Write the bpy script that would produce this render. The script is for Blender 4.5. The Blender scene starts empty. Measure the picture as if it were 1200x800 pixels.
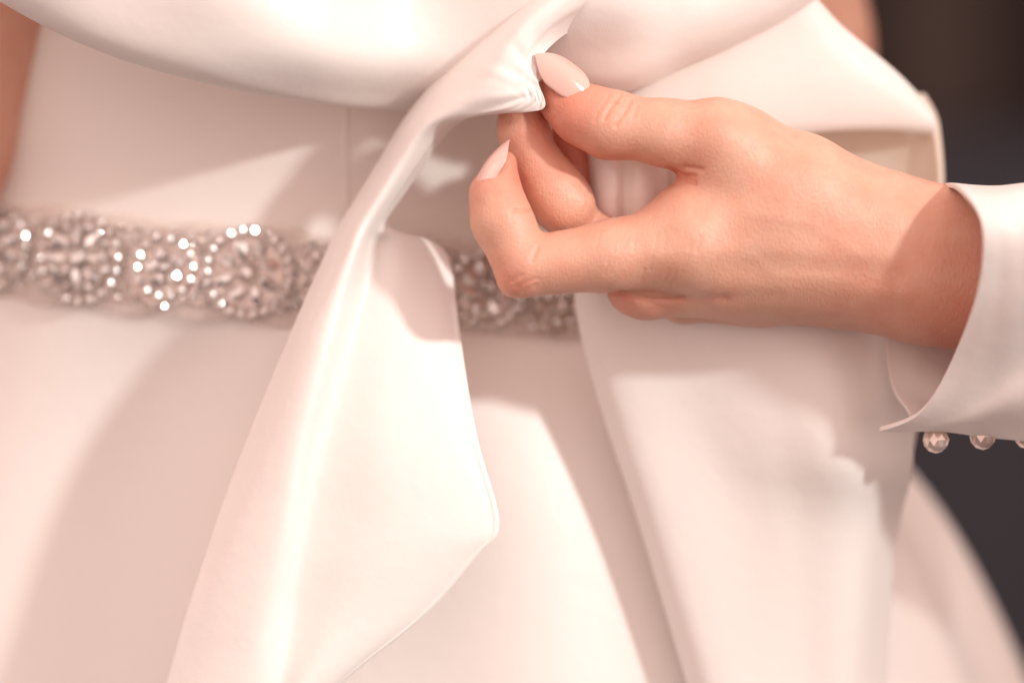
import bpy, bmesh, math, random
import numpy as np
from mathutils import Vector, Matrix
random.seed(7); np.random.seed(7)
sc = bpy.context.scene
col = sc.collection

# ------------------------------------------------------------------ camera
K, D = 0.0003, 1.0            # metres per photo pixel in the focus plane, camera distance
cam_d = bpy.data.cameras.new('camera'); cam = bpy.data.objects.new('camera', cam_d); col.objects.link(cam)
cam.location = (0, -D, 0); cam.rotation_euler = (math.radians(90), 0, 0)
cam_d.sensor_width = 36; cam_d.lens = 36 * D / (1200 * K)
cam_d.clip_start = 0.05; cam_d.clip_end = 60
cam_d.dof.use_dof = True; cam_d.dof.focus_distance = D - 0.004; cam_d.dof.aperture_fstop = 1.9
sc.camera = cam

# ------------------------------------------------------------------ room light
w = bpy.data.worlds.new('World'); sc.world = w; w.use_nodes = True
bg = w.node_tree.nodes['Background']
bg.inputs[0].default_value = (1.0, 0.745, 0.67, 1); bg.inputs[1].default_value = 0.80

def aim(o, target):
    d = Vector(target) - o.location
    o.rotation_euler = d.to_track_quat('-Z', 'Y').to_euler()
def lamp(name, kind, loc, target, power, color, **kw):
    l = bpy.data.lights.new(name, kind); l.energy = power; l.color = color
    for k, v in kw.items(): setattr(l, k, v)
    o = bpy.data.objects.new(name, l); col.objects.link(o); o.location = loc; aim(o, target); return o
lamp('key_lamp', 'SPOT', (2.06, -1.66, 1.02), (-0.100, 0.0, -0.075), 158, (0.96, 1.0, 0.97),
     spot_size=math.radians(13), spot_blend=1.0, shadow_soft_size=0.095)
lamp('fill_light', 'AREA', (-1.3, -1.6, 1.5), (0, 0.05, 0), 4, (1.0, 0.88, 0.82), size=1.2)  # soft fill added from the left front, not a real window

sc.view_settings.view_transform = 'Standard'; sc.view_settings.look = 'None'
sc.view_settings.exposure = 0.70; sc.view_settings.gamma = 1.0
sc.render.engine = 'CYCLES'
sc.cycles.use_denoising = True
sc.cycles.sample_clamp_indirect = 6.0; sc.cycles.diffuse_bounces = 8

# ------------------------------------------------------------------ helpers
def P(px, py, d=0.0):
    """photo pixel at depth d (pixels of K metres behind the focus plane) -> world point"""
    Y = d * K; s = K * (D + Y) / D
    return ((px - 600) * s, Y, (400 - py) * s)
def Pn(a):
    a = np.asarray(a, dtype=np.float64); Y = a[..., 2] * K; s = K * (D + Y) / D
    return np.stack([(a[..., 0] - 600) * s, Y, (400 - a[..., 1]) * s], -1)
def link(name, me, mat=None, parent=None, smooth=True):
    o = bpy.data.objects.new(name, me); col.objects.link(o)
    if mat is not None and not me.materials: me.materials.append(mat)
    if smooth: me.polygons.foreach_set('use_smooth', np.ones(len(me.polygons), dtype=bool))
    if parent is not None: o.parent = parent
    return o
def thing(name, label, cat, group=None):
    o = bpy.data.objects.new(name, None); col.objects.link(o); return tag(o, label, cat, group)
def tag(o, label, cat, group=None):
    o['label'] = label; o['category'] = cat
    if group: o['group'] = group
    return o
def quads_mesh(name, V, F):
    me = bpy.data.meshes.new(name); me.from_pydata([tuple(v) for v in V], [], [tuple(f) for f in F]); me.update(); return me
def catmull(A, axis, n):
    """resample control array A (.., 3) along axis with n steps per span"""
    A = np.moveaxis(np.asarray(A, float), axis, 0)
    m = A.shape[0]
    pre = 2 * A[0] - A[1]; post = 2 * A[-1] - A[-2]
    B = np.concatenate([pre[None], A, post[None]], 0)
    out = []
    for i in range(m - 1):
        p0, p1, p2, p3 = B[i], B[i + 1], B[i + 2], B[i + 3]
        for t in np.arange(n) / n:
            out.append(0.5 * (2 * p1 + (p2 - p0) * t + (2 * p0 - 5 * p1 + 4 * p2 - p3) * t * t + (3 * p1 - p0 - 3 * p2 + p3) * t ** 3))
    out.append(A[-1])
    return np.moveaxis(np.array(out), 0, axis)
def grid_mesh(name, G, uvscale=1.0, closed_u=False):
    R, C = G.shape[:2]
    V = G.reshape(-1, 3); idx = np.arange(R * C).reshape(R, C)
    if closed_u:
        idx2 = np.concatenate([idx, idx[:, :1]], 1)
    else: idx2 = idx
    F = np.stack([idx2[:-1, :-1], idx2[:-1, 1:], idx2[1:, 1:], idx2[1:, :-1]], -1).reshape(-1, 4)
    me = quads_mesh(name, V, F)
    return me
def cloth(name, rows, mat, parent, nu=10, nv=10, thick=0.0012, soft=0, pix=True, pinch=None):
    """sheet through a grid of control points (photo px, px, depth)"""
    A = np.array(rows, float)
    if pix: A = Pn(A)
    G = catmull(catmull(A, 0, nv), 1, nu)
    if soft:
        for _ in range(soft):
            G[1:-1, :] = 0.5 * G[1:-1, :] + 0.25 * (G[:-2, :] + G[2:, :])
            G[:, 1:-1] = 0.5 * G[:, 1:-1] + 0.25 * (G[:, :-2] + G[:, 2:])
    if pinch is not None:     # small gathers radiating from where the cloth is gripped
        c = np.array(P(*pinch)); dx = G[..., 0] - c[0]; dz = G[..., 2] - c[2]; r = np.hypot(dx, dz); a = np.arctan2(dz, dx)
        G[..., 1] += (0.0005 * np.sin(a * 15) + 0.0003 * np.sin(a * 26 + 1)) * np.exp(-(r / 0.019) ** 2) * np.minimum(1, r / 0.006)
    me = grid_mesh(name, G)
    o = link(name, me, mat, parent)
    m = o.modifiers.new('thickness', 'SOLIDIFY'); m.thickness = thick; m.offset = 0; m.use_even_offset = False
    s = o.modifiers.new('round', 'SUBSURF'); s.levels = 1; s.render_levels = 1
    cloth.last = G
    return o

# ------------------------------------------------------------------ materials
def mat(name):
    m = bpy.data.materials.new(name); m.use_nodes = True
    nt = m.node_tree; b = nt.nodes['Principled BSDF']; return m, nt, b
def N(nt, t, **kw):
    n = nt.nodes.new(t)
    for k, v in kw.items(): setattr(n, k, v)
    return n
def satin(name, base, rough=0.40, sheen=0.12, bump=0.045):
    m, nt, b = mat(name)
    tc = N(nt, 'ShaderNodeTexCoord')
    n1 = N(nt, 'ShaderNodeTexNoise'); n1.inputs['Scale'].default_value = 22; n1.inputs['Detail'].default_value = 3
    r = N(nt, 'ShaderNodeMixRGB'); r.inputs[1].default_value = (*[c * 0.965 for c in base], 1); r.inputs[2].default_value = (*[min(1, c * 1.02) for c in base], 1)
    nt.links.new(tc.outputs['Object'], n1.inputs['Vector']); nt.links.new(n1.outputs['Fac'], r.inputs[0]); nt.links.new(r.outputs[0], b.inputs['Base Color'])
    # satin weave: very fine diagonal threads plus slubs
    wv = N(nt, 'ShaderNodeTexWave'); wv.inputs['Scale'].default_value = 640; wv.inputs['Distortion'].default_value = 2.5; wv.inputs['Detail'].default_value = 2
    wv.bands_direction = 'DIAGONAL'
    n2 = N(nt, 'ShaderNodeTexNoise'); n2.inputs['Scale'].default_value = 1400; n2.inputs['Detail'].default_value = 2
    n3 = N(nt, 'ShaderNodeTexNoise'); n3.inputs['Scale'].default_value = 160; n3.inputs['Detail'].default_value = 2
    ad = N(nt, 'ShaderNodeMath', operation='ADD'); nt.links.new(wv.outputs['Fac'], ad.inputs[0]); nt.links.new(n2.outputs['Fac'], ad.inputs[1])
    for q in (wv, n2, n3): nt.links.new(tc.outputs['Object'], q.inputs['Vector'])
    bp = N(nt, 'ShaderNodeBump'); bp.inputs['Strength'].default_value = bump; bp.inputs['Distance'].default_value = 0.0003
    nt.links.new(ad.outputs[0], bp.inputs['Height'])
    bp2 = N(nt, 'ShaderNodeBump'); bp2.inputs['Strength'].default_value = 0.10; bp2.inputs['Distance'].default_value = 0.002
    nt.links.new(n3.outputs['Fac'], bp2.inputs['Height']); nt.links.new(bp.outputs[0], bp2.inputs['Normal'])
    nt.links.new(bp2.outputs[0], b.inputs['Normal'])
    b.inputs['Roughness'].default_value = rough; b.inputs['Sheen Weight'].default_value = sheen; b.inputs['Sheen Roughness'].default_value = 0.4
    b.inputs['Specular IOR Level'].default_value = 0.45
    return m
SATIN = satin('satin', (0.85, 0.79, 0.75))
CREPE = satin('crepe', (0.82, 0.75, 0.70), rough=0.55, sheen=0.2, bump=0.1)
SATIN_SHADED = satin('satin_shaded', (0.76, 0.66, 0.55), rough=0.6, sheen=0.1)  # darker beige satin, the shade inside the loop put into its colour
CUFF = satin('cuff_cloth', (0.80, 0.72, 0.68), rough=0.5, sheen=0.2)

def skin_mat():
    m, nt, b = mat('skin')
    at = N(nt, 'ShaderNodeAttribute'); at.attribute_name = 'flush_shade'
    tc = N(nt, 'ShaderNodeTexCoord')
    n1 = N(nt, 'ShaderNodeTexNoise'); n1.inputs['Scale'].default_value = 85; n1.inputs['Detail'].default_value = 7; n1.inputs['Roughness'].default_value = 0.62
    mr = N(nt, 'ShaderNodeMapRange'); mr.inputs[1].default_value = 0.3; mr.inputs[2].default_value = 0.7; mr.inputs[3].default_value = -0.10; mr.inputs[4].default_value = 0.40
    nt.links.new(n1.outputs['Fac'], mr.inputs[0])
    ad = N(nt, 'ShaderNodeMath', operation='ADD', use_clamp=True); nt.links.new(at.outputs['Fac'], ad.inputs[0]); nt.links.new(mr.outputs[0], ad.inputs[1])
    mx = N(nt, 'ShaderNodeMixRGB'); mx.inputs[1].default_value = (0.72, 0.41, 0.295, 1); mx.inputs[2].default_value = (0.66, 0.235, 0.155, 1)
    nt.links.new(ad.outputs[0], mx.inputs[0]); nt.links.new(mx.outputs[0], b.inputs['Base Color'])
    b.inputs['Subsurface Weight'].default_value = 0.35; b.inputs['Subsurface Radius'].default_value = (1.0, 0.35, 0.18); b.inputs['Subsurface Scale'].default_value = 0.0016
    b.inputs['Roughness'].default_value = 0.40; b.inputs['Specular IOR Level'].default_value = 0.5
    mp = N(nt, 'ShaderNodeMapping'); mp.inputs['Rotation'].default_value = (0, math.radians(25), 0); mp.inputs['Scale'].default_value = (2600, 1200, 330)
    n2 = N(nt, 'ShaderNodeTexNoise'); n2.inputs['Scale'].default_value = 1.0; n2.inputs['Detail'].default_value = 3
    nt.links.new(tc.outputs['Object'], mp.inputs['Vector']); nt.links.new(mp.outputs[0], n2.inputs['Vector'])
    vo = N(nt, 'ShaderNodeTexVoronoi'); vo.inputs['Scale'].default_value = 900; nt.links.new(tc.outputs['Object'], vo.inputs['Vector'])
    a2 = N(nt, 'ShaderNodeMath', operation='ADD'); nt.links.new(n2.outputs['Fac'], a2.inputs[0])
    m2 = N(nt, 'ShaderNodeMath', operation='MULTIPLY'); m2.inputs[1].default_value = 0.5; nt.links.new(vo.outputs['Distance'], m2.inputs[0]); nt.links.new(m2.outputs[0], a2.inputs[1])
    bp = N(nt, 'ShaderNodeBump'); bp.inputs['Strength'].default_value = 0.5; bp.inputs['Distance'].default_value = 0.0005
    nt.links.new(a2.outputs[0], bp.inputs['Height']); nt.links.new(bp.outputs[0], b.inputs['Normal'])
    nt.links.new(tc.outputs['Object'], n1.inputs['Vector'])
    return m
SKIN = skin_mat()
def simple(name, base, rough=0.5, metal=0.0, spec=0.5, coat=0.0, noise=0.0, scale=20):
    m, nt, b = mat(name)
    b.inputs['Base Color'].default_value = (*base, 1); b.inputs['Roughness'].default_value = rough; b.inputs['Metallic'].default_value = metal
    b.inputs['Specular IOR Level'].default_value = spec; b.inputs['Coat Weight'].default_value = coat; b.inputs['Coat Roughness'].default_value = 0.04
    if noise:
        tc = N(nt, 'ShaderNodeTexCoord'); n = N(nt, 'ShaderNodeTexNoise'); n.inputs['Scale'].default_value = scale; n.inputs['Detail'].default_value = 4
        r = N(nt, 'ShaderNodeMixRGB'); r.inputs[1].default_value = (*[c * (1 - noise) for c in base], 1); r.inputs[2].default_value = (*[c * (1 + noise) for c in base], 1)
        nt.links.new(tc.outputs['Object'], n.inputs['Vector']); nt.links.new(n.outputs['Fac'], r.inputs[0]); nt.links.new(r.outputs[0], b.inputs['Base Color'])
    return m
NAIL = simple('nail_polish', (0.76, 0.46, 0.39), 0.2, coat=1.0, noise=0.03, scale=60)
SILVER = simple('silver_setting', (0.86, 0.76, 0.71), 0.17, metal=1.0, noise=0.1, scale=300)
PLATE = simple('dark_gap_plate', (0.58, 0.48, 0.435), 0.35, metal=1.0, noise=0.2, scale=300)  # plate toned darker so the gaps between stones look dark
PEARL = simple('glass_button', (0.78, 0.62, 0.55), 0.16, metal=0.5, coat=0.8, noise=0.06, scale=80)
WALL = simple('dark_wood', (0.016, 0.009, 0.007), 0.7, spec=0.2, noise=0.3, scale=6)
WALL2 = simple('brown_board', (0.05, 0.035, 0.03), 0.7, spec=0.2, noise=0.2, scale=6)
SLATE = simple('slate_panel', (0.047, 0.046, 0.057), 0.8, spec=0.2, noise=0.15, scale=5)
def crystal_mat():
    m, nt, b = mat('crystal')
    b.inputs['Base Color'].default_value = (0.96, 0.90, 0.87, 1); b.inputs['Roughness'].default_value = 0.12; b.inputs['Metallic'].default_value = 0.65
    b.inputs['Transmission Weight'].default_value = 0.55; b.inputs['IOR'].default_value = 1.65; b.inputs['Specular IOR Level'].default_value = 0.8
    b.inputs['Coat Weight'].default_value = 0.8; b.inputs['Coat Roughness'].default_value = 0.15
    return m
CRYSTAL = crystal_mat()
CRYSTAL_SOFT = CRYSTAL.copy(); CRYSTAL_SOFT.name = 'crystal_worn'
CRYSTAL_SOFT.node_tree.nodes['Principled BSDF'].inputs['Roughness'].default_value = 0.2
CRYSTAL_SOFT.node_tree.nodes['Principled BSDF'].inputs['Coat Weight'].default_value = 0.3
def tulle_mat():
    m, nt, b = mat('organza')
    b.inputs['Base Color'].default_value = (0.80, 0.68, 0.62, 1); b.inputs['Roughness'].default_value = 0.6; b.inputs['Alpha'].default_value = 0.55
    tc = N(nt, 'ShaderNodeTexCoord'); n = N(nt, 'ShaderNodeTexNoise'); n.inputs['Scale'].default_value = 300
    r = N(nt, 'ShaderNodeMapRange'); r.inputs[3].default_value = 0.35; r.inputs[4].default_value = 0.8
    nt.links.new(tc.outputs['Object'], n.inputs['Vector']); nt.links.new(n.outputs['Fac'], r.inputs[0]); nt.links.new(r.outputs[0], b.inputs['Alpha'])
    return m
TULLE = tulle_mat()

# ------------------------------------------------------------------ room behind
def box_obj(name, lo, hi, m, parent=None, bev=0.004):
    bm = bmesh.new(); bmesh.ops.create_cube(bm, size=1)
    for v in bm.verts: v.co = Vector([(lo[i] + hi[i]) / 2 + v.co[i] * (hi[i] - lo[i]) for i in range(3)])
    if bev: bmesh.ops.bevel(bm, geom=list(bm.edges), offset=bev, segments=2, affect='EDGES', profile=0.5)
    me = bpy.data.meshes.new(name); bm.to_mesh(me); bm.free()
    return link(name, me, m, parent, smooth=False)
wall = box_obj('wall', (-3.2, 2.0, -1.2), (3.2, 2.1, 2.2), WALL, bev=0); wall['kind'] = 'structure'
floor = box_obj('floor', (-3.2, -3.2, -1.25), (3.2, 2.0, -1.2), SLATE, bev=0); floor['kind'] = 'structure'
for x0, x1, m in ((-0.9, -0.4, WALL2), (0.20, 0.383, WALL), (0.386, 0.505, WALL2), (0.508, 0.9, WALL)):
    b_ = box_obj('wall_board', (x0, 1.97, 0.22), (x1, 1.997, 2.2), m, wall)
for x0 in (-2.4, -1.6, -0.8, 0.0, 0.8, 1.6):
    box_obj('wainscot_panel', (x0, 1.955, -1.19), (x0 + 0.795, 1.997, 0.215), SLATE, wall)

# ------------------------------------------------------------------ torso geometry shared by dress and belt
XC, YF, AW, BW = -0.085, 0.052, 0.176, 0.125      # waist centre, front depth, half width, half depth
def waist_py(px): return 290 + 0.118 * px - 0.00006 * px * px     # belt centre line in the photo
ZW = (400 - 318) * K
def torso(th, z):
    """point on the bodice / skirt surface; z height"""
    t = z - ZW + 0.012 * math.sin(th); pw = 1.0
    if t > 0:   # bodice widens slowly to the bust
        a = AW + 0.10 * t; b = BW + 0.22 * t * min(1, t / 0.06); yf = YF - 0.10 * max(0, t - 0.03)
        fold = 0
    else:
        s = max(0.0, -t - 0.015)
        f = 1 - math.exp(-s / 0.035); pw = 1 + 0.45 * f / (1 + math.exp(-(th - 0.1) / 0.12)) if th < 2.5 else 1 + 0.45 * f * (math.pi - th) / (math.pi - 2.5)
        a = AW + 0.064 * f + 0.41 * s; b = BW + 0.05 * f + 0.40 * s
        yf = YF - 0.002 * f - 0.06 * s
        fold = 0.0035 * f * math.sin(th * 9.0 + 0.6) + 0.003 * f * math.sin(th * 17 + 2)
    if t <= 0: yf += 0.020 * f / (1 + math.exp((th - 0.02) / 0.12))
    if t <= 0: yf -= 0.009 * f * math.exp(-((th - 0.55) / 0.42) ** 2)
    return Vector((XC + (a + fold) * math.sin(th), yf + 2 * b * ((1 - math.cos(th)) / 2) ** pw - fold * math.cos(th), z))
def torso_at_px(px, py, off=0.0):
    """bodice surface point seen at a photo pixel, with its outward normal"""
    th = 0.0
    for _ in range(40):
        p = torso(th, 0.0); z = (400 - py) * K * (D + p.y) / D
        p = torso(th, ZW + 1e-4); xt = (px - 600) * K * (D + p.y) / D
        s = max(-0.999, min(0.999, (xt - XC) / AW)); th = 0.5 * th + 0.5 * math.asin(s)
    p = torso(th, ZW + 1e-4); p = Vector((p.x, p.y, (400 - py) * K * (D + p.y) / D))
    n = Vector((math.sin(th) / AW, -math.cos(th) / BW, 0)).normalized()
    return p + n * off, n

# ------------------------------------------------------------------ dress
dress = thing('wedding_dress', 'ivory satin wedding dress with plain bodice and flared skirt, worn under the crystal belt', 'dress')
NT = 220
zs = np.concatenate([np.linspace(0.30, ZW + 0.002, 40)])
G = np.array([[torso(th, z) for th in np.linspace(-math.pi, math.pi, NT, endpoint=False)] for z in zs])
o = link('bodice', grid_mesh('bodice', G, closed_u=True), CREPE, dress)
zs = np.concatenate([np.linspace(ZW + 0.001, ZW - 0.06, 34), np.linspace(ZW - 0.064, -0.55, 50)])
G = np.array([[torso(th, z) for th in np.linspace(-math.pi, math.pi, NT, endpoint=False)] for z in zs])
o = link('skirt', grid_mesh('skirt', G, closed_u=True), SATIN, dress)
# princess seam on the bodice
pts = []
for i in range(40):
    py = -60 + i * 8.0
    p, n = torso_at_px(402 + 0.02 * (py - 120), py, 0.0)
    th = math.asin((p.x - XC) / AW); q = torso(th, p.z); nn = Vector((math.sin(th) / AW, -math.cos(th) / BW, 0)).normalized()
    pts.append((q, nn))
V, F = [], []
for q, nn in pts:
    t = Vector((-nn.y, nn.x, 0))
    for s, h in ((-0.0011, 0.0001), (-0.0004, 0.0006), (0.0004, 0.0006), (0.0011, 0.0001)): V.append(q + t * s + nn * h)
for i in range(len(pts) - 1):
    for j in range(3): a = i * 4 + j; F.append((a, a + 1, a + 5, a + 4))
link('seam', quads_mesh('seam', V, F), CREPE, dress)

# ------------------------------------------------------------------ bow
bow = thing('satin_bow', 'large ivory satin bow draped across the bodice, its left tail lifted by the hand', 'bow')
# wide swag across the top: rows from the hidden back edge, under the fold, up the front
sw_edge = [(-230, -210), (-110, -80), (10, 2), (125, 58), (250, 94), (365, 115), (480, 124), (600, 122), (730, 104), (800, 74), (870, 44), (945, 2), (1040, -80), (1120, -170)]
rows = []
for off, d, k in ((-150, 135, 0), (-70, 125, 0), (-16, 112, 0), (4, 84, 0), (-10, 50, 0), (-52, 18, 1), (-120, 8, 1), (-210, 20, 1), (-330, 40, 1)):
    r = []
    for i, (x, y) in enumerate(sw_edge):
        side = abs(x - 470) / 560.0
        dd = d + 70 * side ** 2 + 46 * max(0, min(1, (660 - x) / 100)) if x > 470 else d + 46 - 250 * min(0.6, side * 2.0)
        if k: dd += 16 * math.sin(i * 0.9 + off * 0.012) + 8 * math.sin(i * 1.7 - off * 0.03)
        if x > 640: dd -= 8 + 30 * min(1, (x - 640) / 200)
        r.append((x + (470 - x) * 0.0006 * off * -0.6, y + off * (1.0 if x < 640 else 0.85), dd))
    rows.append(r)
cloth('bow_swag', rows, SATIN, bow, nu=10, nv=8, soft=2)
# left tail: comes over the swag, is pinched at (636,128), hangs to a point at (580,616)
L = [
 [(700, -120, 60), (720, -118, 20), (750, -118, 0), (800, -116, 20), (860, -114, 70)],
 [(640, -25, 56), (652, -24, 14), (676, -20, -16), (704, -14, -6), (744, -8, 44)],
 [(598, 16, 60), (608, 18, 10), (622, 22, -24), (638, 30, -22), (660, 40, 14)],
 [(550, 58, 66), (564, 62, 16), (586, 68, -28), (606, 76, -28), (627, 82, -25)],
 [(516, 88, 74), (534, 94, 24), (566, 106, -28), (608, 117, -30), (640, 127, -27)],
 [(490, 118, 80), (503, 122, 36), (526, 130, -4), (556, 133, -16), (595, 131, -16)],
 [(466, 152, 82), (476, 152, 44), (494, 152, 14), (516, 149, 20), (538, 141, 38)],
 [(440, 196, 84), (450, 196, 50), (468, 194, 24), (486, 192, 34), (499, 190, 58)],
 [(417, 234, 82), (427, 235, 50), (443, 236, 24), (454, 240, 40), (461, 246, 64)],
 [(402, 258, 80), (412, 260, 46), (428, 262, 22), (440, 268, 46), (458, 270, 70)],
 [(388, 284, 76), (400, 286, 40), (418, 287, 14), (436, 287, 58), (520, 290, 112)],
 [(360, 346, 66), (374, 348, 26), (398, 350, 4), (422, 352, 46), (534, 352, 82)],
 [(331, 414, 54), (350, 416, 10), (380, 420, -10), (404, 424, 32), (544, 425, 46)],
 [(289, 516, 44), (318, 518, 2), (352, 522, -16), (378, 526, 20), (561, 520, 14)],
 [(258, 598, 40), (294, 600, 2), (338, 604, -16), (362, 608, 18), (587, 614, 2)],
 [(240, 652, 38), (279, 655, 3), (326, 659, -14), (352, 663, 17), (560, 650, 2)],
 [(220, 712, 38), (262, 716, 5), (311, 720, -11), (342, 724, 18), (500, 720, 6)],
 [(196, 796, 40), (240, 800, 8), (291, 804, -8), (326, 806, 10), (400, 800, 8)],
 [(160, 930, 42), (196, 928, 10), (236, 926, 0), (262, 924, 6), (290, 910, 8)],
]
# add a panel column between the valley and the right edge
L2 = []
for i, r in enumerate(L):
    a, b = np.array(r[3], float), np.array(r[4], float)
    if i >= 10: m1 = a * 0.62 + b * 0.38 + np.array([0, 0, -14]); m2 = a * 0.22 + b * 0.78 + np.array([0, 0, -10])
    else: m1 = a * 0.66 + b * 0.34; m2 = a * 0.3 + b * 0.7
    L2.append([*r[:4], tuple(m1), tuple(m2), r[4]])
cloth('bow_tail', L2, SATIN, bow, nu=12, nv=8, soft=5, thick=0.0010, pinch=(640, 108, -10))
# turned hem stitched along its free edge
Gt = cloth.last[88:152]; edge = Gt[:, -1]; inn = Gt[:, -8]
dirv = inn - edge; ln = np.linalg.norm(dirv, axis=1, keepdims=True); dirv = dirv / ln
def on_tail(r, dist):
    row = Gt[r][::-1]; acc = 0.0
    for a, b in zip(row[:-1], row[1:]):
        l = np.linalg.norm(b - a)
        if acc + l >= dist: return a + (b - a) * (dist - acc) / l
        acc += l
    return row[-1]
hem = np.array([[on_tail(r, dd) + np.array([0, -h, 0]) for dd, h in ((0.0001, 0.00045), (0.0006, 0.00075), (0.0019, 0.00075), (0.0023, 0.00045))] for r in range(len(Gt))])
link('hem', grid_mesh('hem', hem), SATIN, bow)
# right tail
R_ = [
 [(700, 205, 110), (740, 195, 80), (800, 190, 80), (880, 190, 86), (970, 200, 100), (1040, 215, 130)],
 [(684, 285, 124), (730, 275, 100), (800, 270, 90), (880, 270, 84), (970, 280, 84), (1045, 300, 116)],
 [(673, 350, 128), (706, 350, 106), (785, 350, 92), (875, 355, 80), (966, 365, 74), (1050, 380, 110)],
 [(690, 430, 128), (722, 432, 104), (804, 438, 92), (894, 444, 70), (984, 452, 54), (1066, 460, 110)],
 [(716, 515, 128), (748, 518, 104), (832, 524, 94), (914, 532, 70), (996, 540, 56), (1070, 548, 140)],
 [(746, 604, 128), (778, 608, 104), (862, 614, 97), (930, 622, 92), (1000, 630, 106), (1050, 636, 220)],
 [(802, 790, 126), (834, 794, 104), (890, 800, 104), (944, 804, 114), (994, 806, 134), (1040, 808, 240)],
 [(850, 950, 120), (884, 950, 100), (924, 950, 104), (962, 950, 114), (1000, 950, 134), (1046, 950, 240)],
]
o = cloth('bow_tail', R_, SATIN, bow, nu=10, nv=10, soft=2, thick=0.0010)
# right loop: upper face, and the inner face in its opening, its shade painted beige
U = [
 [(690, 175, 110), (760, 60, 92), (850, 20, 84), (930, -20, 98), (985, 30, 124), (1050, 85, 156), (1088, 128, 186)],
 [(690, 185, 94), (760, 95, 86), (850, 70, 84), (930, 30, 98), (990, 70, 120), (1052, 108, 148), (1092, 134, 176)],
 [(690, 195, 84), (760, 135, 84), (850, 115, 90), (930, 90, 104), (990, 110, 124), (1050, 126, 148), (1095, 141, 172)],
 [(690, 205, 82), (760, 170, 88), (850, 158, 100), (930, 140, 116), (990, 142, 134), (1050, 144, 154), (1096, 150, 174)],
 [(690, 212, 86), (760, 190, 96), (850, 180, 110), (930, 158, 126), (990, 152, 142), (1050, 152, 162), (1096, 157, 182)],
]
cloth('bow_loop', U, SATIN, bow, nu=8, nv=8, soft=2, thick=0.0016)
I_ = []
for y, xr, dr in ((110, 1080, 214), (135, 1094, 200), (160, 1099, 186), (215, 1103, 180), (300, 1100, 178), (400, 1086, 176), (480, 1074, 170), (530, 1066, 172), (556, 1052, 220)):
    I_.append([(xr - 170, y, 190), (xr - 140, y, 205), (xr - 100, y, 210), (xr - 50, y, 206), (xr - 14, y, 190), (xr - 2, y, dr - 10), (xr + 2, y, dr + 10), (xr - 8, y, dr + 34)])
cloth('loop_inside', I_, SATIN_SHADED, bow, nu=6, nv=6, soft=1, thick=0.0010)
# knot behind the hand
Kn = []
for y, w_, d in ((120, 60, 80), (150, 66, 58), (185, 52, 40), (215, 48, 36), (250, 56, 46), (300, 66, 70)):
    Kn.append([(735 - w_, y, d + 60), (735 - w_ * .75, y - 4, d + 12), (735 - w_ * .3, y, d - 4), (735 - w_ * .05, y + 3, d + 8), (735 + w_ * .3, y, d - 8), (735 + w_ * .8, y + 3, d + 8), (735 + w_, y, d + 60)])
cloth('bow_knot', Kn, SATIN, bow, nu=8, nv=8, soft=1, thick=0.0010)

# ------------------------------------------------------------------ crystal belt
belt = thing('crystal_belt', 'narrow sash belt covered in round crystal flower clusters around the waist', 'belt')
pxs = np.linspace(-330, 800, 120)
Gb = []
for k, (dy, off) in enumerate(((-54, 0.0012), (-50, 0.0024), (0, 0.0026), (50, 0.0024), (60, 0.0010))):
    r = []
    for px in np.linspace(-60, 800, 100):
        p, n = torso_at_px(px, waist_py(px) + dy + 3 * math.sin(px * 0.07 + k), off); r.append(p)
    Gb.append(r)
link('backing_ribbon', grid_mesh('backing_ribbon', np.array(Gb)), TULLE, belt)
def gem_mesh(name, sides=8, sx=1.0, sy=1.0, tear=0.0, h=0.62):
    V, F = [], []
    rings = ((1.0, 0.0), (0.94, 0.18), (0.52, h))
    for r, z in rings:
        for i in range(sides):
            a = 2 * math.pi * (i + (0.5 if r == 0.94 else 0)) / sides
            x, y = r * math.cos(a), r * math.sin(a)
            if tear: y *= (1 - tear * max(0, x)); x *= 1.0
            V.append((x * sx, y * sy, z))
    for k in range(2):
        for i in range(sides):
            a, b = k * sides + i, k * sides + (i + 1) % sides
            c, d = a + sides, b + sides
            F += [(a, b, d), (a, d, c)]
    F.append(tuple(range(2 * sides, 3 * sides)))
    V.append((0, 0, -0.5)); c = len(V) - 1
    F += [((i + 1) % sides, i, c) for i in range(sides)]
    me = quads_mesh(name, V, F); me.materials.append(CRYSTAL); return me
GEM_R = gem_mesh('round_gem'); GEM_S = gem_mesh('small_gem', 6); GEM_S.materials[0] = CRYSTAL_SOFT
GEM_T = gem_mesh('pear_gem', 8, 1.0, 0.62, 0.55); GEM_M = gem_mesh('marquise_gem', 8, 1.0, 0.45, 0.0)
def ring_bm(bm, M, r0, tube, seg=28, ts=6):
    vs = []
    for i in range(seg):
        a = 2 * math.pi * i / seg; r = []
        for j in range(ts):
            t = 2 * math.pi * j / ts
            r.append(bm.verts.new(M @ Vector(((r0 + tube * math.cos(t)) * math.cos(a), (r0 + tube * math.cos(t)) * math.sin(a), tube * math.sin(t)))))
        vs.append(r)
    for i in range(seg):
        for j in range(ts): bm.faces.new((vs[i][j], vs[(i + 1) % seg][j], vs[(i + 1) % seg][(j + 1) % ts], vs[i][(j + 1) % ts]))
def disc_bm(bm, M, r, z=0.0, lobes=0, amp=0.0, seg=48):
    a = bm.verts.new(M @ Vector((0, 0, z + 0.0006))); vs = []
    for i in range(seg):
        t = 2 * math.pi * i / seg; rr = r * (1 + amp * math.cos(lobes * t)); vs.append(bm.verts.new(M @ Vector((rr * math.cos(t), rr * math.sin(t), z))))
    for i in range(seg): bm.faces.new((a, vs[i], vs[(i + 1) % seg]))
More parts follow.
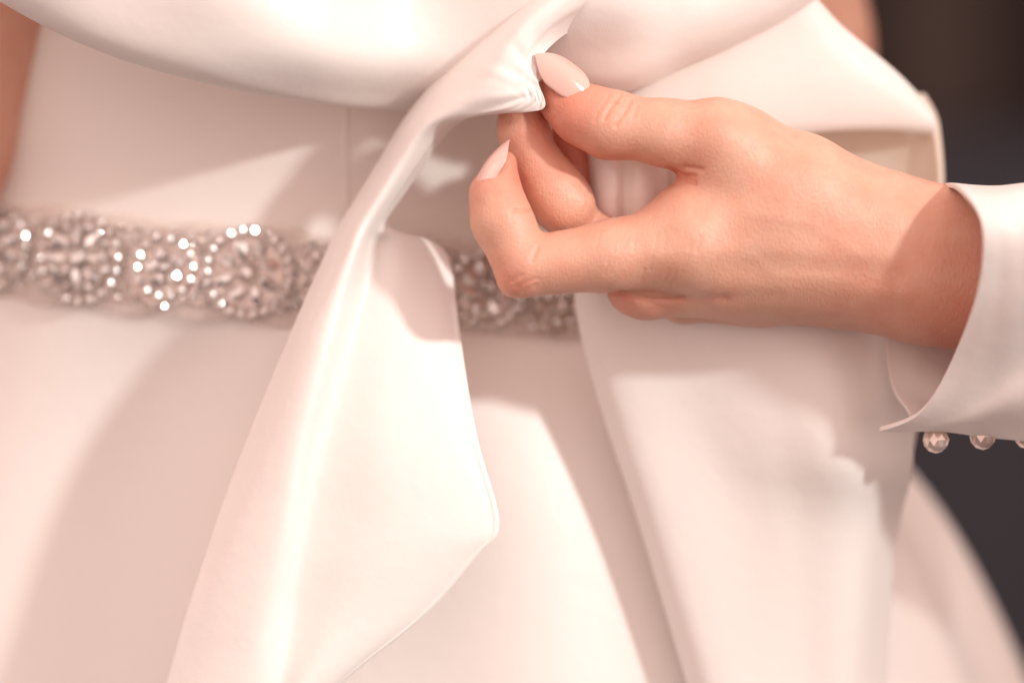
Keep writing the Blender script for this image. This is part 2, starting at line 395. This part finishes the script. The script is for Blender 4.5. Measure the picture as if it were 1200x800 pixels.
def frame_at(px, py, off):
    p, n = torso_at_px(px, py, off)
    up = Vector((0, 0, 1)); t = up.cross(n).normalized() * -1
    t = Vector((-n.y, n.x, 0)).normalized()
    if t.x < 0: t = -t
    u = n.cross(t); 
    if u.z < 0: u = -u
    M = Matrix((t, u, n)).transposed().to_4x4(); M.translation = p
    return M
gem_count = 0
HALF = (Vector((2.06, -1.66, 1.02)).normalized() + Vector((0.08, -1, 0)).normalized()).normalized()
def place_gem(parent, M, x, y, z, me, r, ang=0.0):
    global gem_count
    g = bpy.data.objects.new('crystal', me); col.objects.link(g); g.parent = parent
    tgt = (M.to_3x3().inverted() @ (HALF + Vector([random.gauss(0, 0.14) for _ in range(3)]))).normalized()
    tilt = Matrix.Rotation(random.uniform(-.45, .45), 4, 'X') @ Matrix.Rotation(random.uniform(-.45, .45), 4, 'Y')
    if random.random() < 0.45 and tgt.z > 0.72:
        tilt = Matrix.Rotation(-ang, 4, 'Z') @ Vector((0, 0, 1)).rotation_difference(tgt).to_matrix().to_4x4() @ Matrix.Rotation(ang, 4, 'Z')
    hv = (M.to_3x3().inverted() @ HALF).normalized(); phi = math.acos(hv.z)
    g.matrix_world = M @ Matrix.Translation((x, y, z)) @ Matrix.Rotation(ang, 4, 'Z') @ tilt @ Matrix.Diagonal((r, r, r, 1))
    if phi > 0.3 and me in (GEM_R, GEM_S) and random.random() < (0.28 if me is GEM_R else 0.62):     # a crown facet catches the lamp
        az = math.atan2(hv.y, hv.x) + random.gauss(0, 0.045); tau = phi - (0.901 if me is GEM_R else 0.981) + random.gauss(0, 0.035)
        R = Matrix.Rotation(az, 4, 'Z') @ Matrix.Rotation(tau, 4, 'Y')
        g.matrix_world = M @ Matrix.Translation((x, y, z)) @ R @ Matrix.Diagonal((r, r, r, 1))
    gem_count += 1
beads = bmesh.new()
def bead(M, x, y, z, r):
    bmesh.ops.create_icosphere(beads, subdivisions=1, radius=r, matrix=M @ Matrix.Translation((x, y, z)) @ Matrix.Rotation(random.random() * 3, 4, 'X') @ Matrix.Rotation(random.random() * 3, 4, 'Y'))
def rosette(px, kind, R):
    M = frame_at(px, waist_py(px) + {'big': 0, 'star': 2, 'small': 3}[kind], 0.0032)
    bm = bmesh.new()
    disc_bm(bm, M, R * 0.97, 0.0, 12, 0.03)
    ring_bm(bm, M @ Matrix.Translation((0, 0, 0.0006)), R * 0.80, 0.0006)
    ring_bm(bm, M @ Matrix.Translation((0, 0, 0.0009)), R * 0.22, 0.0006, 16)
    me = bpy.data.meshes.new('rosette'); bm.to_mesh(me); bm.free()
    ro = link('rosette', me, PLATE, belt)
    if kind == 'big':
        place_gem(ro, M, 0, 0, 0.0014, GEM_R, R * 0.17)
        for i in range(8):
            a = 2 * math.pi * i / 8 + 0.3
            place_gem(ro, M, R * .50 * math.cos(a), R * .50 * math.sin(a), 0.0014, GEM_T, R * 0.25, a + math.pi)
        for i in range(22):
            a = 2 * math.pi * i / 22; place_gem(ro, M, R * .90 * math.cos(a), R * .90 * math.sin(a), 0.0009, GEM_S, R * 0.105, a)
    elif kind == 'star':
        place_gem(ro, M, 0, 0, 0.0018, GEM_R, R * 0.2)
        for i in range(8):
            a = 2 * math.pi * i / 8
            place_gem(ro, M, R * .50 * math.cos(a), R * .50 * math.sin(a), 0.0014, GEM_M, R * 0.29, a)
            a += math.pi / 8; place_gem(ro, M, R * .68 * math.cos(a), R * .68 * math.sin(a), 0.0012, GEM_R, R * 0.12, a)
        for i in range(20):
            a = 2 * math.pi * i / 20; place_gem(ro, M, R * .93 * math.cos(a), R * .93 * math.sin(a), 0.0009, GEM_S, R * 0.1, a)
    else:
        for i in range(5):
            a = 2 * math.pi * i / 5 + .5; place_gem(ro, M, R * .36 * math.cos(a), R * .36 * math.sin(a), 0.0013, GEM_R, R * 0.2)
        place_gem(ro, M, 0, 0, 0.0016, GEM_R, R * 0.15)
        for i in range(14):
            a = 2 * math.pi * i / 14; place_gem(ro, M, R * .74 * math.cos(a), R * .74 * math.sin(a), 0.0010, GEM_S, R * 0.13, a)
    for i in range(40):
        a = 2 * math.pi * i / 40; bead(M, R * 1.0 * math.cos(a), R * 1.0 * math.sin(a), 0.0004, 0.0008)
for px, kind, R in ((-95, 'small', .0135), (2, 'big', .0160), (98, 'star', .0172), (196, 'small', .0145), (292, 'big', .0172), (392, 'small', .0140), (480, 'star', .0165), (566, 'big', .0150), (652, 'small', .0150), (735, 'big', .0160)):
    rosette(px, kind, R)
for _ in range(1000):    # seed beads and stones filling between the flowers
    px = random.uniform(-60, 780); M = frame_at(px, waist_py(px) + random.choice((-1, 1)) * 44 * random.random() ** 0.6, 0.0030)
    bead(M, 0, 0, 0.0003, random.uniform(0.0006, 0.0013))
me = bpy.data.meshes.new('seed_beads'); beads.to_mesh(me); beads.free()
me.materials.append(SILVER); me.materials.append(CRYSTAL)
me.polygons.foreach_set('material_index', np.repeat(np.random.rand(len(me.polygons) // 80 + 1) < 0.6, 80)[:len(me.polygons)].astype(np.int32))
sb = link('seed_beads', me, None, belt, smooth=False); sb['kind'] = 'stuff'

# ------------------------------------------------------------------ bodies: signed distance figures, meshed with surface nets
def rcone(Pt, a, b, r1, r2):
    a = np.array(a, np.float32); b = np.array(b, np.float32); ba = b - a
    l2 = float(ba @ ba); rr = r1 - r2; a2 = l2 - rr * rr; il2 = 1.0 / l2
    pa = Pt - a; y = pa @ ba; z = y - l2
    x = pa * l2 - y[..., None] * ba; x2 = np.einsum('...i,...i', x, x)
    y2 = y * y * l2; z2 = z * z * l2
    k = np.sign(rr) * rr * rr * x2
    c1 = np.sign(z) * a2 * z2 > k; c2 = np.sign(y) * a2 * y2 < k
    d3 = (np.sqrt(x2 * a2 * il2) + y * rr) * il2 - r1
    d1 = np.sqrt(x2 + z2) * il2 - r2; d2 = np.sqrt(x2 + y2) * il2 - r1
    return np.where(c1, d1, np.where(c2, d2, d3)).astype(np.float32)
def smin(a, b, k):
    h = np.maximum(k - np.abs(a - b), 0) / k
    return np.minimum(a, b) - h * h * k * 0.25
class Field:
    def __init__(s, lo, hi, vox):
        s.lo = np.array(lo, np.float32); s.vox = vox
        s.n = [int(math.ceil((hi[i] - lo[i]) / vox)) + 1 for i in range(3)]
        s.ax = [s.lo[i] + vox * np.arange(s.n[i], dtype=np.float32) for i in range(3)]
    def blank(s): return np.full(s.n, 60.0, np.float32)
    def block(s, lo, hi):
        sl = tuple(slice(max(0, int((lo[i] - s.lo[i]) / s.vox)), min(s.n[i], int((hi[i] - s.lo[i]) / s.vox) + 2)) for i in range(3))
        g = np.stack(np.meshgrid(*[s.ax[i][sl[i]] for i in range(3)], indexing='ij'), -1); return sl, g
    def chain(s, pts, k=14, margin=50):
        f = s.blank()
        for (a, b) in zip(pts[:-1], pts[1:]):
            lo = [min(a[i] - a[3], b[i] - b[3]) - margin for i in range(3)]; hi = [max(a[i] + a[3], b[i] + b[3]) + margin for i in range(3)]
            sl, g = s.block(lo, hi)
            f[sl] = smin(f[sl], rcone(g, a[:3], b[:3], a[3], b[3]), k)
        return f
def surface_nets(f, lo, vox):
    nx, ny, nz = f.shape
    c = [f[i:nx - 1 + i, j:ny - 1 + j, k:nz - 1 + k] for i in (0, 1) for j in (0, 1) for k in (0, 1)]
    ins = np.zeros((nx - 1, ny - 1, nz - 1), np.uint8)
    for q in c: ins += (q < 0)
    act = (ins > 0) & (ins < 8)
    ids = np.full(act.shape, -1, np.int64); ijk = np.argwhere(act); ids[act] = np.arange(len(ijk))
    cv = np.stack([q[act] for q in c], 1)
    off = np.array([(i, j, k) for i in (0, 1) for j in (0, 1) for k in (0, 1)], np.float32)
    acc = np.zeros((len(ijk), 3), np.float32); cnt = np.zeros(len(ijk), np.float32)
    for a in range(8):
        for b in range(a + 1, 8):
            if abs(off[a] - off[b]).sum() != 1: continue
            m = (cv[:, a] < 0) != (cv[:, b] < 0)
            t = cv[m, a] / (cv[m, a] - cv[m, b]); acc[m] += off[a] + t[:, None] * (off[b] - off[a]); cnt[m] += 1
    V = lo + vox * (ijk + acc / cnt[:, None])
    faces = []
    s0 = f < 0
    for ax in range(3):
        u, v = (ax + 1) % 3, (ax + 2) % 3
        A = np.moveaxis(s0, ax, 0); cr = A[:-1] != A[1:]; cr = np.moveaxis(cr, 0, ax)
        e = np.argwhere(cr); sg = s0[tuple(e.T)]
        ok = (e[:, u] > 0) & (e[:, v] > 0) & (e[:, u] < f.shape[u] - 1) & (e[:, v] < f.shape[v] - 1); e = e[ok]; sg = sg[ok]
        def at(du, dv):
            q = e.copy(); q[:, u] -= du; q[:, v] -= dv; return ids[tuple(q.T)]
        F = np.stack([at(1, 1), at(0, 1), at(0, 0), at(1, 0)], 1)
        F[~sg] = F[~sg][:, ::-1]; faces.append(F)
    return V, np.concatenate(faces)
def smooth_mesh(V, F, it, lam=0.5):
    E = np.concatenate([F[:, [0, 1]], F[:, [1, 2]], F[:, [2, 3]], F[:, [3, 0]]])
    for _ in range(it):
        S = np.zeros_like(V); cn = np.zeros(len(V))
        np.add.at(S, E[:, 0], V[E[:, 1]]); np.add.at(S, E[:, 1], V[E[:, 0]]); np.add.at(cn, E[:, 0], 1); np.add.at(cn, E[:, 1], 1)
        V = V + lam * (S / cn[:, None] - V)
    return V
def np_mesh(name, V, F):
    me = bpy.data.meshes.new(name); me.vertices.add(len(V)); me.vertices.foreach_set('co', np.asarray(V, np.float32).ravel())
    me.loops.add(F.size); me.loops.foreach_set('vertex_index', F.astype(np.int32).ravel())
    me.polygons.add(len(F)); me.polygons.foreach_set('loop_start', np.arange(0, F.size, 4, dtype=np.int32)); me.polygons.foreach_set('loop_total', np.full(len(F), 4, np.int32))
    me.update(calc_edges=True); me.validate(); return me
def seg_dist(xy, pts):
    d = np.full(len(xy), 1e9)
    for a, b in zip(pts[:-1], pts[1:]):
        a = np.array(a, float); b = np.array(b, float); ab = b - a
        t = np.clip(((xy - a) @ ab) / (ab @ ab), 0, 1); d = np.minimum(d, np.linalg.norm(xy - a - t[:, None] * ab, axis=1))
    return d

# ---- the hand (photo pixels, depth in pixels)
FD = Field((540, 50, -110), (1420, 450, 170), 1.6)
palm = FD.chain([(1060, 290, 0, 62), (820, 285, 0, 52)], 30)
palm = smin(palm, FD.chain([(1110, 282, 2, 64), (1420, 300, 10, 84)], 20), 40)
palm = smin(palm, FD.chain([(1100, 342, 8, 64), (1420, 372, 16, 84)], 20), 50)
palm = smin(palm, FD.chain([(1060, 320, 4, 62), (850, 312, 4, 54)], 30), 40)
palm = smin(palm, FD.chain([(1040, 326, 30, 54), (880, 322, 38, 46)], 30), 40)
palm = smin(palm, FD.chain([(1020, 256, 0, 58), (935, 222, -4, 62), (862, 184, -8, 50)], 20), 50)
palm = smin(palm, FD.chain([(900, 255, -6, 54), (810, 265, -8, 46)], 20), 40)
thumb = FD.chain([(862, 180, -10, 54), (838, 161, -20, 42), (782, 156, -24, 37), (714, 146, -14, 38), (682, 134, -6, 33), (660, 118, 2, 25), (646, 106, 8, 17)], 16)
index = FD.chain([(800, 270, 12, 44), (735, 296, 40, 28), (674, 262, 44, 28)], 14)
index = smin(index, FD.chain([(661, 240, 26, 37), (648, 222, 26, 34), (631, 198, 28, 29), (613, 152, 30, 28), (611, 108, 32, 25)], 14), 10)
middle = FD.chain([(810, 288, -12, 54), (716, 300, -26, 40), (622, 312, -30, 35.5)], 16)
middle = smin(middle, FD.chain([(613, 308, -30, 36), (588, 258, -24, 34), (581, 228, -20, 28), (590, 192, -16, 16)], 14), 8)
middle = smin(middle, FD.chain([(602, 332, -38, 15), (612, 326, -40, 16)], 8), 16)
ring = FD.chain([(860, 326, 14, 46), (756, 338, 14, 34), (744, 336, 26, 33)], 14)
ring = smin(ring, FD.chain([(744, 334, 34, 32), (706, 290, 84, 28), (676, 226, 96, 26), (666, 166, 80, 25)], 14), 8)
pinky = FD.chain([(890, 340, 40, 42), (800, 350, 62, 27), (742, 300, 112, 24), (720, 250, 118, 20)], 12)
f = smin(palm, thumb, 26)
for q, kk in ((index, 22), (middle, 26), (ring, 16), (pinky, 16)): f = np.minimum(f, smin(palm, q, kk))
V, F = surface_nets(f, FD.lo, FD.vox)
V = smooth_mesh(V.astype(np.float64), F, 3)
del f, palm, thumb, index, middle, ring, pinky
# creases, tendons and veins pressed into the front of the hand
def vnormals(V, F):
    n = np.cross(V[F[:, 2]] - V[F[:, 0]], V[F[:, 3]] - V[F[:, 1]]); out = np.zeros_like(V)
    for j in range(4): np.add.at(out, F[:, j], n)
    return out / np.maximum(np.linalg.norm(out, axis=1, keepdims=True), 1e-9)
nrm = vnormals(V, F)
if nrm[np.argmin(V[:, 2])][2] > 0: F = F[:, ::-1]; nrm = -nrm
front = nrm[:, 2] < 0.25
xy = V[:, :2]
disp = np.zeros(len(V))
def mark(pts, width, depth, zmax=200, zmin=-200):
    d = seg_dist(xy, pts); disp[:] += np.where(front & (V[:, 2] < zmax) & (V[:, 2] > zmin), depth * np.exp(-(d / width) ** 2), 0)
for c in ([(727, 111), (722, 119), (714, 128), (708, 140)], [(739, 118), (735, 127), (727, 138), (722, 148)]): mark(c, 2.6, -2.5, 5)
for c in ([(713, 112), (708, 121), (703, 128)], [(719, 117), (726, 124)], [(731, 114), (730, 124)], [(747, 124), (742, 137)], [(700, 132), (697, 142)]): mark(c, 2.0, -1.2, 5)
for c in ([(784, 198), (800, 206), (814, 207)], [(796, 208), (814, 214)], [(804, 196), (822, 199)]): mark(c, 3.0, -3.4, 40)
mark([(772, 203), (790, 206)], 4.0, -3.0, 40)
for c in ([(604, 246), (620, 247), (634, 244)], [(630, 290), (626, 300), (624, 306)]): mark(c, 2.4, -2.2, -22)
for c in ([(606, 336), (618, 330), (630, 326)], [(600, 330), (612, 322)], [(614, 342), (628, 334)]): mark(c, 2.4, -0.9, -10)
for q in range(16):     # fine creases fanning over the knuckles
    x0 = 706 + q * 8 + random.uniform(-3, 3); y0 = 296 + random.uniform(-26, 22)
    mark([(x0, y0), (x0 - 5 + random.uniform(-3, 3), y0 + random.uniform(12, 26))], 1.8, -0.6, 5)
for q in range(12):
    x0 = 730 + q * 7 + random.uniform(-3, 3); y0 = 134 + random.uniform(-8, 14)
    mark([(x0, y0), (x0 - 4, y0 + random.uniform(8, 18))], 1.6, -0.25, 5)
mark([(712, 340), (765, 351), (800, 351)], 4, -3.2, 60); mark([(800, 351), (850, 349)], 6, -1.6, 60); mark([(850, 349), (910, 345)], 8, -0.8, 60)
for c in ([(770, 300), (880, 292), (1040, 300)], [(850, 332), (960, 332), (1060, 345)]): mark(c, 15, 1.7, 30)
for c in ([(880, 300), (910, 322), (990, 326)], [(880, 250), (950, 262), (1010, 300)]): mark(c, 7, 0.5, 30)
mark([(806, 262), (812, 268)], 26, 4.0, 30); mark([(800, 312), (806, 316)], 24, 4.0, 30); mark([(848, 150), (852, 152)], 26, 3.0, 30)
for c in ([(690, 225), (668, 262)], [(640, 200), (662, 196)]): mark(c, 3, -1.0, 60, 0)
V = V + nrm * disp[:, None]
V = smooth_mesh(V, F, 1, 0.15)
crease_shade = np.clip(-disp / 4.0, 0, 1) * 0.55
# pigment: redder finger tips, knuckles and creases; crease tint also paints their shade
flush_shade = crease_shade.copy()
for (x, y, z, r, s) in ((648, 118, -16, 60, .9), (690, 170, -10, 45, .55), (612, 130, 10, 40, .35), (588, 205, -16, 50, .7), (606, 325, -30, 42, .65), (632, 298, -20, 22, .6), (745, 350, 10, 45, .6), (800, 206, -10, 36, .5), (676, 176, 80, 60, 1.0), (690, 250, 30, 30, .25), (1110, 400, 0, 120, .45), (1130, 300, -60, 90, .25)):
    flush_shade = np.maximum(flush_shade, s * np.exp(-(((V - np.array([x, y, z])) ** 2).sum(1)) / (r * r)))
me = np_mesh('person', Pn(V), F)
if True:
    at = me.attributes.new('flush_shade', 'FLOAT', 'POINT')
    at.data.foreach_set('value', flush_shade.astype(np.float32))
hand = link('person', me, SKIN)
tag(hand, 'hand reaching in from the right in a white cuffed sleeve, pinching the bow fold', 'person')

def nail(name, base, tip, normal, width, curve, parent, n=30):
    base, tip = Vector(P(*base)), Vector(P(*tip)); ax = tip - base; Ln = ax.length; ax.normalize()
    nn = Vector(normal); nn = (nn - nn.dot(ax) * ax).normalized(); sd = ax.cross(nn)
    Gd = []
    for i in range(n + 1):
        u = (i / n) ** 1.6
        wdt = width * (math.sqrt(max(0, 1 - (1 - u / 0.34) ** 2)) if u < 0.34 else (1.0 if u < 0.5 else max(0.02, 1 - ((u - 0.5) / 0.5) ** 2.1)))
        wdt = max(wdt, width * 0.03); r = []
        for j in range(13):
            v = (j / 12 - 0.5) * 2
            h = curve * (1 - v * v * (wdt / width) ** 2) + (0.0007 + 0.04 * (Ln - 0.02 if Ln > 0.02 else 0) + 0.0011) * math.sin(u * math.pi)
            r.append(base + ax * (u * Ln) + sd * (v * wdt / 2) + nn * (h - curve))
        Gd.append(r)
    o = link(name, grid_mesh(name, np.array(Gd)), NAIL, parent)
    m = o.modifiers.new('t', 'SOLIDIFY'); m.thickness = 0.0006; m.offset = 0
    s = o.modifiers.new('s', 'SUBSURF'); s.levels = 1; s.render_levels = 2
    return o
nail('fingernail', (688, 107, -27), (627, 64, -25), (0.38, -0.88, 0.30), 46 * K, 0.0032, hand)
nail('fingernail', (556, 222, -36), (597, 164, -22), (-0.80, -0.56, 0.42), 36 * K, 0.0030, hand)

# ---- sleeve with its cuff and buttons
def loop(pts, n=72):
    A = np.array(pts + [pts[0]], float); B = np.array([pts[-1]] + pts + [pts[0], pts[1]], float); out = []
    for i in range(len(pts)):
        p0, p1, p2, p3 = B[i], B[i + 1], B[i + 2], B[i + 3]
        for t in np.arange(8) / 8: out.append(0.5 * (2 * p1 + (p2 - p0) * t + (2 * p0 - 5 * p1 + 4 * p2 - p3) * t * t + (3 * p1 - p0 - 3 * p2 + p3) * t ** 3))
    return np.array(out)
rim = [(1104, 219, 10), (1128, 226, -100), (1151, 266, -150), (1146, 340, -122), (1114, 425, -62), (1078, 482, -26), (1030, 503, 12), (1066, 490, 34), (1046, 455, 54), (1038, 400, 70), (1044, 330, 78), (1070, 255, 60)]
full = [(1300, 226, 10), (1310, 232, -100), (1318, 272, -152), (1318, 345, -136), (1310, 425, -96), (1300, 480, -54), (1290, 510, -4), (1290, 500, 40), (1285, 455, 80), (1280, 400, 96), (1280, 330, 96), (1290, 255, 70)]
far = [(x + 330, 365 + (y - 365) * 1.08, z) for (x, y, z) in full]
L0, L1, L2_ = loop(rim), loop(full), loop(far)
rings = []
for t in (0, 0.02, 0.06, 0.15, 0.3, 0.5, 0.75, 1.0):
    r = L0 * (1 - t) + L1 * t
    ph = np.linspace(0, 2 * math.pi, len(r), endpoint=False)
    r = r + np.stack([0 * ph, 5 * np.sin(ph * 3 + t * 7) * t * 2, 9 * np.sin(ph * 5 + t * 9) * min(1, t * 2)], -1); rings.append(r)
for t in (0.3, 0.65, 1.0): rings.append(L1 * (1 - t) + L2_ * t)
G = Pn(np.array(rings)); G = catmull(G, 0, 4)
sl = link('sleeve', grid_mesh('sleeve', G, closed_u=True), CUFF, hand)
m = sl.modifiers.new('thickness', 'SOLIDIFY'); m.thickness = 0.0018; m.offset = 0
m = sl.modifiers.new('round', 'SUBSURF'); m.levels = 1; m.render_levels = 1
Gc = [Pn(L0 * (1 - t) + L1 * t) for t in (0.004, 0.010, 0.055, 0.062)]
cen = Gc[0].mean(0); hemv = []
for q, h in zip(Gc, (1.000, 1.017, 1.017, 1.004)):
    qq = q.copy(); qq[:, 1:] = cen[1:] + (q[:, 1:] - cen[1:]) * h; hemv.append(qq)
link('cuff_hem', grid_mesh('cuff_hem', np.array(hemv), closed_u=True), CUFF, sl)
def button(px, py, d, r):
    bm = bmesh.new(); bmesh.ops.create_uvsphere(bm, u_segments=20, v_segments=12, radius=r)
    bm.clear(); bmesh.ops.create_icosphere(bm, subdivisions=2, radius=r)
    for v in bm.verts: v.co.y *= 0.85
    me = bpy.data.meshes.new('button'); bm.to_mesh(me); bm.free()
    b = link('button', me, PEARL, sl, smooth=False); b.location = P(px, py, d)
    return b
for px, py, d in ((1097, 515, 22), (1152, 511, 24), (1204, 510, 24), (1256, 514, 24), (1308, 518, 24)): button(px, py, d, 16 * K)

# ---- the bride inside the dress: torso with both upper arms
FB = Field((-420, -700, -60), (1300, 500, 900), 10.0)
cx = 300
body = FB.chain([(cx, -560, 480, 190), (cx, 250, 520, 215)], 40)
body = smin(body, FB.chain([(cx - 120, -520, 470, 180), (cx - 90, 200, 520, 190)], 40), 60)
body = smin(body, FB.chain([(cx + 120, -520, 470, 180), (cx + 90, 200, 520, 190)], 40), 60)
body = smin(body, FB.chain([(160, -600, 380, 150), (4, -110, 300, 122), (-100, 160, 290, 112), (-200, 420, 330, 84)], 40), 60)
body = smin(body, FB.chain([(600, -600, 520, 150), (880, -120, 560, 118), (905, 60, 600, 105), (900, 330, 640, 92)], 40), 60)
V, F = surface_nets(body, FB.lo, FB.vox); V = smooth_mesh(V.astype(np.float64), F, 3)
nrm = vnormals(V, F)
if nrm[np.argmin(V[:, 2])][2] > 0: F = F[:, ::-1]
bride = link('person', np_mesh('bride', Pn(V), F), SKIN)
tag(bride, 'bride wearing the ivory dress, her bare upper arms showing at both sides', 'person')
